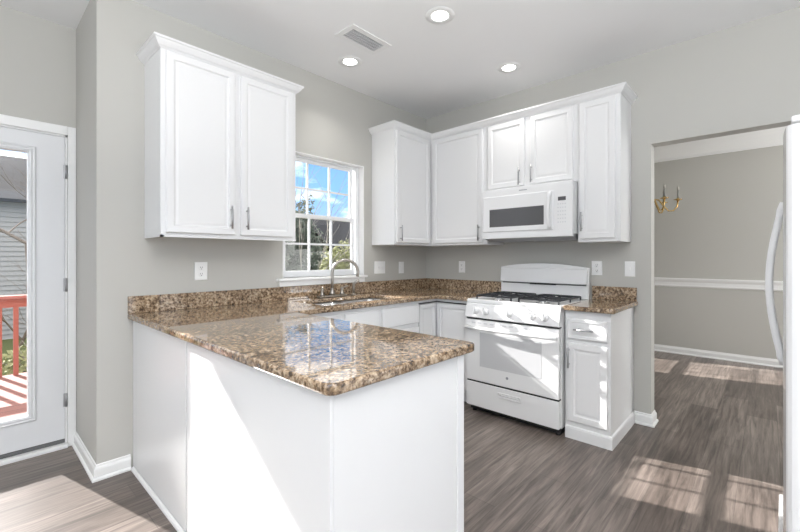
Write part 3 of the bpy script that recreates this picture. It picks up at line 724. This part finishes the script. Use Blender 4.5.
# ------------------------------------------------------------------ wall plates
def plate(name, label, cat, F, u, v, w, h, kind, group=None):
    t = thing(name, label, cat, tuple(F.p(u, v-h/2, 0.0)), group)
    obj('cover_plate', rings(bmesh.new(), F, u-w/2, u+w/2, v-h/2, v+h/2, [(0, 0.0003), (0, 0.004), (0.004, 0.006), (0.008, 0.006)]), 'plate', t)
    if kind == 'outlet':
        for s_ in (-1, 1):
            r_ = obj('receptacle', lathe(bmesh.new(), [(0.017, 0), (0.017, 0.0015), (0.015, 0.002), (0.001, 0.002)], F.p(u, v+s_*0.022, 0.0062), F.N, 20), 'plate', t)
            b = bmesh.new()
            for q in (-0.006, 0.006): fbox(b, F, u+q-0.0013, u+q+0.0013, v+s_*0.022, v+s_*0.022+0.008, 0.0083, 0.0088)
            fbox(b, F, u-0.0025, u+0.0025, v+s_*0.022-0.010, v+s_*0.022-0.005, 0.0083, 0.0088)
            obj('slots', b, 'slot', r_)
    elif kind == 'switch':
        b = bmesh.new(); fbox(b, F, u-0.005, u+0.005, v-0.010, v+0.010, 0.0062, 0.016, 0.001); obj('toggle', b, 'plate', t)
    elif kind == 'double':
        for q in (-0.023, 0.023):
            b = bmesh.new(); fbox(b, F, u+q-0.005, u+q+0.005, v-0.010, v+0.010, 0.0062, 0.014, 0.001); obj('toggle', b, 'plate', t)
    return t
WA, WB = Fr((0, 0, 0), 'A'), Fr((0, 0, 0), 'B')
plate('wall_outlet', 'white duplex outlet on the wall under the two-door wall cabinet', 'outlet', WA, -2.428, 1.182, 0.082, 0.122, 'outlet', 'white duplex outlets')
plate('wall_switch', 'wide double switch plate just right of the sink window', 'switch', WA, -0.735, 1.174, 0.145, 0.122, 'double')
plate('wall_switch', 'narrow single switch plate near the room corner', 'switch', WA, -0.420, 1.168, 0.075, 0.122, 'switch')
plate('wall_outlet', 'small white outlet on the wall between the room corner and the range', 'outlet', WB, 0.478, 1.174, 0.075, 0.120, 'outlet', 'white duplex outlets')
plate('wall_outlet', 'white duplex outlet just right of the range backguard', 'outlet', WB, 1.796, 1.187, 0.082, 0.118, 'outlet', 'white duplex outlets')
plate('wall_switch', 'single white switch plate closest to the doorway', 'switch', WB, 2.036, 1.184, 0.072, 0.118, 'switch')

# ------------------------------------------------------------------ ceiling
def can(x, y, label, lum=True):
    t = thing('recessed_light', label, 'ceiling light', (x, y, H), 'round recessed ceiling lights')
    obj('trim_ring', lathe(bmesh.new(), [(0.054, -0.0005), (0.054, -0.004), (0.064, -0.006), (0.090, -0.004), (0.094, -0.0005)], (x, y, H), seg=32, cap=False), 'trim', t)
    obj('diffuser', lathe(bmesh.new(), [(0.0535, -0.0008), (0.0535, -0.003), (0.001, -0.004)], (x, y, H), seg=32), 'lamp', t)
    l = D.lights.new('lamp_beam', 'AREA'); l.shape = 'DISK'; l.size = 0.12; l.spread = 1.9; l.energy = 2.4; l.color = (1.0, 0.98, 0.95)
    o = D.objects.new('lamp_beam', l); COL.objects.link(o); o.location = (0, 0, -0.012); o.parent = t
can(-1.442, -1.277, 'lit round recessed ceiling light nearest the camera')
can(-1.444, -0.389, 'lit round recessed ceiling light above the sink beside the air vent')
can(-0.495, -1.268, 'lit round recessed ceiling light above the range')
vt = thing('ceiling_vent', 'white rectangular slatted air vent in the ceiling', 'vent', (-1.585, -0.70, H))
bm = bmesh.new()
vx0, vx1, vy0, vy1 = -1.765, -1.395, -0.80, -0.605
def vent_frame(bm, o, z): 
    pass
ins = 0.038
for a in ((vx0, vx0+ins, vy0, vy1), (vx1-ins, vx1, vy0, vy1), (vx0+ins, vx1-ins, vy0, vy0+ins), (vx0+ins, vx1-ins, vy1-ins, vy1)):
    box(bm, a[0], a[1], a[2], a[3], H-0.007, H-0.0003)
obj('frame', bm, 'trim', vt)
obj('duct_backing', B(vx0+ins, vx1-ins, vy0+ins, vy1-ins, H-0.0012, H-0.0004), 'vent', vt)
sl = bmesh.new()
for k in range(17):
    x = vx0+ins+0.012+k*(vx1-vx0-2*ins-0.024)/16; box(sl, x-0.0028, x+0.0028, vy0+ins, vy1-ins, H-0.0065, H-0.0014)
for k in range(1, 4):
    y = vy0+ins+k*(vy1-vy0-2*ins)/4; box(sl, vx0+ins, vx1-ins, y-0.0018, y+0.0018, H-0.0060, H-0.0016)
obj('slats', sl, mat('vent_slat_paint', (0.62, 0.62, 0.63), 0.5), vt)

# ------------------------------------------------------------------ chandelier in the dining room
cx, cy = 1.45, -1.905; zc = 1.86
ch = thing('chandelier', 'brass candle-arm chandelier hanging in the dining room beyond the doorway', 'chandelier', (cx, cy, H))
obj('column', lathe(bmesh.new(), [(0.002, -0.13), (0.014, -0.12), (0.018, -0.10), (0.008, -0.085), (0.012, -0.07), (0.030, -0.05), (0.036, -0.02), (0.022, 0.0), (0.010, 0.02), (0.014, 0.05), (0.020, 0.08), (0.010, 0.12), (0.008, 0.20), (0.014, 0.22), (0.004, 0.25)], (cx, cy, zc), seg=16), 'brass', ch)
obj('canopy', lathe(bmesh.new(), [(0.06, -0.0005), (0.06, -0.01), (0.02, -0.035), (0.006, -0.045)], (cx, cy, H), seg=20), 'brass', ch)
bm = bmesh.new(); tube(bm, [(cx, cy, zc+0.25), (cx, cy, H-0.045)], 0.004, 6); obj('chain', bm, 'brass', ch)
for k in range(6):
    a = math.radians(-80+60*k); dx, dy = math.cos(a), math.sin(a); P_ = []
    for r_, z_ in ((0.02, 0.01), (0.045, 0.03), (0.075, 0.02), (0.12, -0.05), (0.16, -0.10), (0.20, -0.10), (0.232, -0.06), (0.24, 0.0)):
        P_.append((cx+dx*r_, cy+dy*r_, zc+z_))
    ar = obj('arm', tube(bmesh.new(), P_, 0.0075, 8), 'brass', ch)
    q = (cx+dx*0.24, cy+dy*0.24, zc)
    obj('drip_cup', lathe(bmesh.new(), [(0.006, 0), (0.018, 0.006), (0.038, 0.012), (0.040, 0.016), (0.012, 0.016), (0.012, 0.03)], q, seg=14), 'brass', ar)
    obj('candle', lathe(bmesh.new(), [(0.0095, 0.030), (0.0095, 0.105), (0.006, 0.108)], q, seg=10), 'candle', ar)
    obj('bulb', lathe(bmesh.new(), [(0.006, 0.1085), (0.012, 0.125), (0.010, 0.14), (0.003, 0.158), (0.0005, 0.162)], q, seg=10), 'bulb', ar)

# ------------------------------------------------------------------ outside
struct('ground_lawn', B(-14, 40, 0.95, 60, -1.10, -0.90), 'grass')
# deck
dk = thing('wooden_deck', 'red-stained wooden deck outside the glass door', 'deck', (-3.8, 2.2, -0.9))
obj('boards', B(-7.5, -1.98, 0.81, 3.62, -0.12, -0.085), 'deck', dk)
bm = bmesh.new(); box(bm, -7.5, -1.98, 3.58, 3.62, -0.32, -0.1205)
for x in (-7.2, -4.6, -2.1): box(bm, x-0.05, x+0.05, 3.46, 3.56, -0.90, -0.1205)
obj('frame', bm, 'redwood', dk)
rl = thing('deck_railing', 'red wooden railing along the far edge of the deck', 'railing', (-3.8, 3.55, -0.085))
obj('top_rail', B(-7.5, -1.98, 3.49, 3.63, 0.80, 0.835, 0.004), 'redwood', rl)
bm = B(-7.5, -1.98, 3.535, 3.575, 0.70, 0.80); obj('rail', bm, 'redwood', rl)
k = 0; x = -2.05
while x > -7.4:
    obj('baluster', B(x-0.022, x+0.022, 3.535, 3.575, -0.084, 0.6995), 'redwood', rl); x -= 0.135; k += 1
# neighbouring houses
def house(name, label, x0, x1, y0, y1, zt, ridge, overhang=0.3, window=None):
    t = thing(name, label, 'house', ((x0+x1)/2, (y0+y1)/2, -0.9))
    bm = bmesh.new(); z = -0.9
    box(bm, x0+0.02, x1-0.02, y0+0.02, y1, -0.9, zt)
    while z < zt-0.05:                      # clapboards: each a wedge
        vs = [(x0, y0+0.015, z+0.13), (x1, y0+0.015, z+0.13), (x1, y0-0.016, z), (x0, y0-0.016, z)]
        v = [bm.verts.new(q) for q in vs]; bm.faces.new(v)
        v2 = [bm.verts.new(q) for q in ((x0, y0-0.016, z), (x1, y0-0.016, z), (x1, y0+0.019, z), (x0, y0+0.019, z))]; bm.faces.new(v2)
        z += 0.13
    obj('siding_wall', bm, 'siding', t)
    bm = bmesh.new(); ym = (y0+y1)/2
    pr = [(y0-overhang, zt-0.02), (ym, ridge), (y1+overhang, zt-0.02), (y1+overhang, zt+0.06), (ym, ridge+0.1), (y0-overhang, zt+0.06)]
    A = [bm.verts.new((x0-0.3, a, b)) for a, b in pr]; Bv = [bm.verts.new((x1+0.3, a, b)) for a, b in pr]
    for k in range(6): bm.faces.new((A[k], A[(k+1) % 6], Bv[(k+1) % 6], Bv[k]))
    bm.faces.new(A); bm.faces.new(Bv[::-1]); obj('roof', bm, 'roof', t)
    return t
house('neighbor_house', 'grey clapboard house with a dark roof seen through the glass door', -7.5, 0.5, 12.0, 18.0, 2.75, 4.4)
house('neighbor_house', 'grey-blue house with a dark roof low in the right of the sink window', 10.0, 17.0, 14.5, 20.0, 1.6, 3.7)
# trees
def grow(bm, p, d, L, r, depth, rnd, spread=0.55, up=0.15):
    n = 4; pts = [tuple(p)]; q = Vector(p); dd = Vector(d)
    for i in range(n):
        dd = (dd+Vector((rnd.uniform(-1, 1), rnd.uniform(-1, 1), rnd.uniform(-.6, 1)*0.8+up))*0.16).normalized(); q = q+dd*L/n; pts.append(tuple(q))
    tube(bm, pts, [r*(1-0.45*i/n) for i in range(n+1)], 5 if depth > 1 else 3, cap=False)
    if depth == 0: return
    for k in range(3 if depth > 1 else 4):
        j = rnd.randint(1, n); s = Vector(pts[j])
        nd = (dd+Vector((rnd.uniform(-1, 1), rnd.uniform(-1, 1), rnd.uniform(-.4, .8)))*spread*1.6).normalized()
        grow(bm, s, nd, L*rnd.uniform(.55, .8), r*0.5, depth-1, rnd, spread, up)
def bare_tree(x, y, h, label, seed, r=0.09, spread=0.5):
    rnd = random.Random(seed); bm = bmesh.new()
    grow(bm, (x, y, -0.91), (0, 0, 1), h*0.5, r, 5, rnd, spread)
    tag(obj('bare_tree', bm, 'bark'), label, 'tree', 'bare trees outside')
def leafy(name, x, y, z0, rx, ry, rz, n, size, material, label, cat, seed, group):
    rnd = random.Random(seed); t = thing(name, label, cat, (x, y, z0), group)
    bm = bmesh.new()
    for i in range(n):
        while True:
            a = Vector((rnd.uniform(-1, 1), rnd.uniform(-1, 1), rnd.uniform(-1, 1)))
            if 0.25 < a.length < 1: break
        lump = 0.8+0.3*math.sin(a.x*5+seed)*math.cos(a.z*6+a.y*4)
        c = Vector((x+a.x*rx*lump, y+a.y*ry*lump, z0+rz+a.z*rz*lump))
        u = Vector((rnd.uniform(-1, 1), rnd.uniform(-1, 1), rnd.uniform(-1, 1))).normalized(); v = u.orthogonal().normalized()
        s_ = size*rnd.uniform(.6, 1.4)
        bm.faces.new([bm.verts.new(c+u*s_), bm.verts.new(c+v*s_*.45), bm.verts.new(c-u*s_), bm.verts.new(c-v*s_*.45)])
    obj('foliage', bm, material, t)
    bm = bmesh.new()
    for k in range(7):
        a = rnd.uniform(0, 2*PI); grow(bm, (x+0.05*math.cos(a), y+0.05*math.sin(a), z0-0.01), (0.5*math.cos(a), 0.5*math.sin(a), 1), rz*1.2, 0.03, 2, rnd, 0.4)
    obj('branches', bm, 'twig', t)
leafy('evergreen_tree', 4.15, 9.2, -0.9, 1.0, 1.1, 2.35, 5000, 0.09, 'evergreen', 'dark evergreen tree at the left of the sink window view', 'tree', 3, 'trees and bushes outside the sink window')
leafy('bush', 7.0, 10.4, -0.9, 1.35, 1.1, 1.5, 4200, 0.085, 'leaf', 'olive green bush in the middle of the sink window view', 'bush', 5, 'trees and bushes outside the sink window')
leafy('bush', 9.6, 12.9, -0.9, 1.3, 0.9, 1.05, 2600, 0.08, 'leaf', 'lower olive bush in front of the grey-blue house', 'bush', 8, 'trees and bushes outside the sink window')
bare_tree(8.0, 15.5, 5.0, 'thin bare tree left of the grey-blue house in the sink window', 11, 0.05)
bare_tree(11.2, 21.5, 6.0, 'bare tree behind the grey-blue house, right in the sink window', 12, 0.07)
bare_tree(9.5, 24.0, 7.0, 'distant bare tree behind the bushes in the sink window', 13, 0.08)
bare_tree(-2.5, 8.9, 5.0, 'bare tree with spreading branches in front of the grey clapboard house', 21, 0.07, 0.75)
bare_tree(-3.0, 7.2, 2.8, 'small bare shrub-like tree just beyond the deck railing', 22, 0.035, 0.8)
bare_tree(-1.5, 20.5, 8.5, 'tall bare tree behind the grey clapboard house', 23, 0.10, 0.7)
leafy('bush', -2.7, 5.6, -0.9, 0.8, 0.5, 0.45, 1500, 0.05, 'leaf', 'low scrubby bush seen between the railing balusters', 'bush', 31, None)
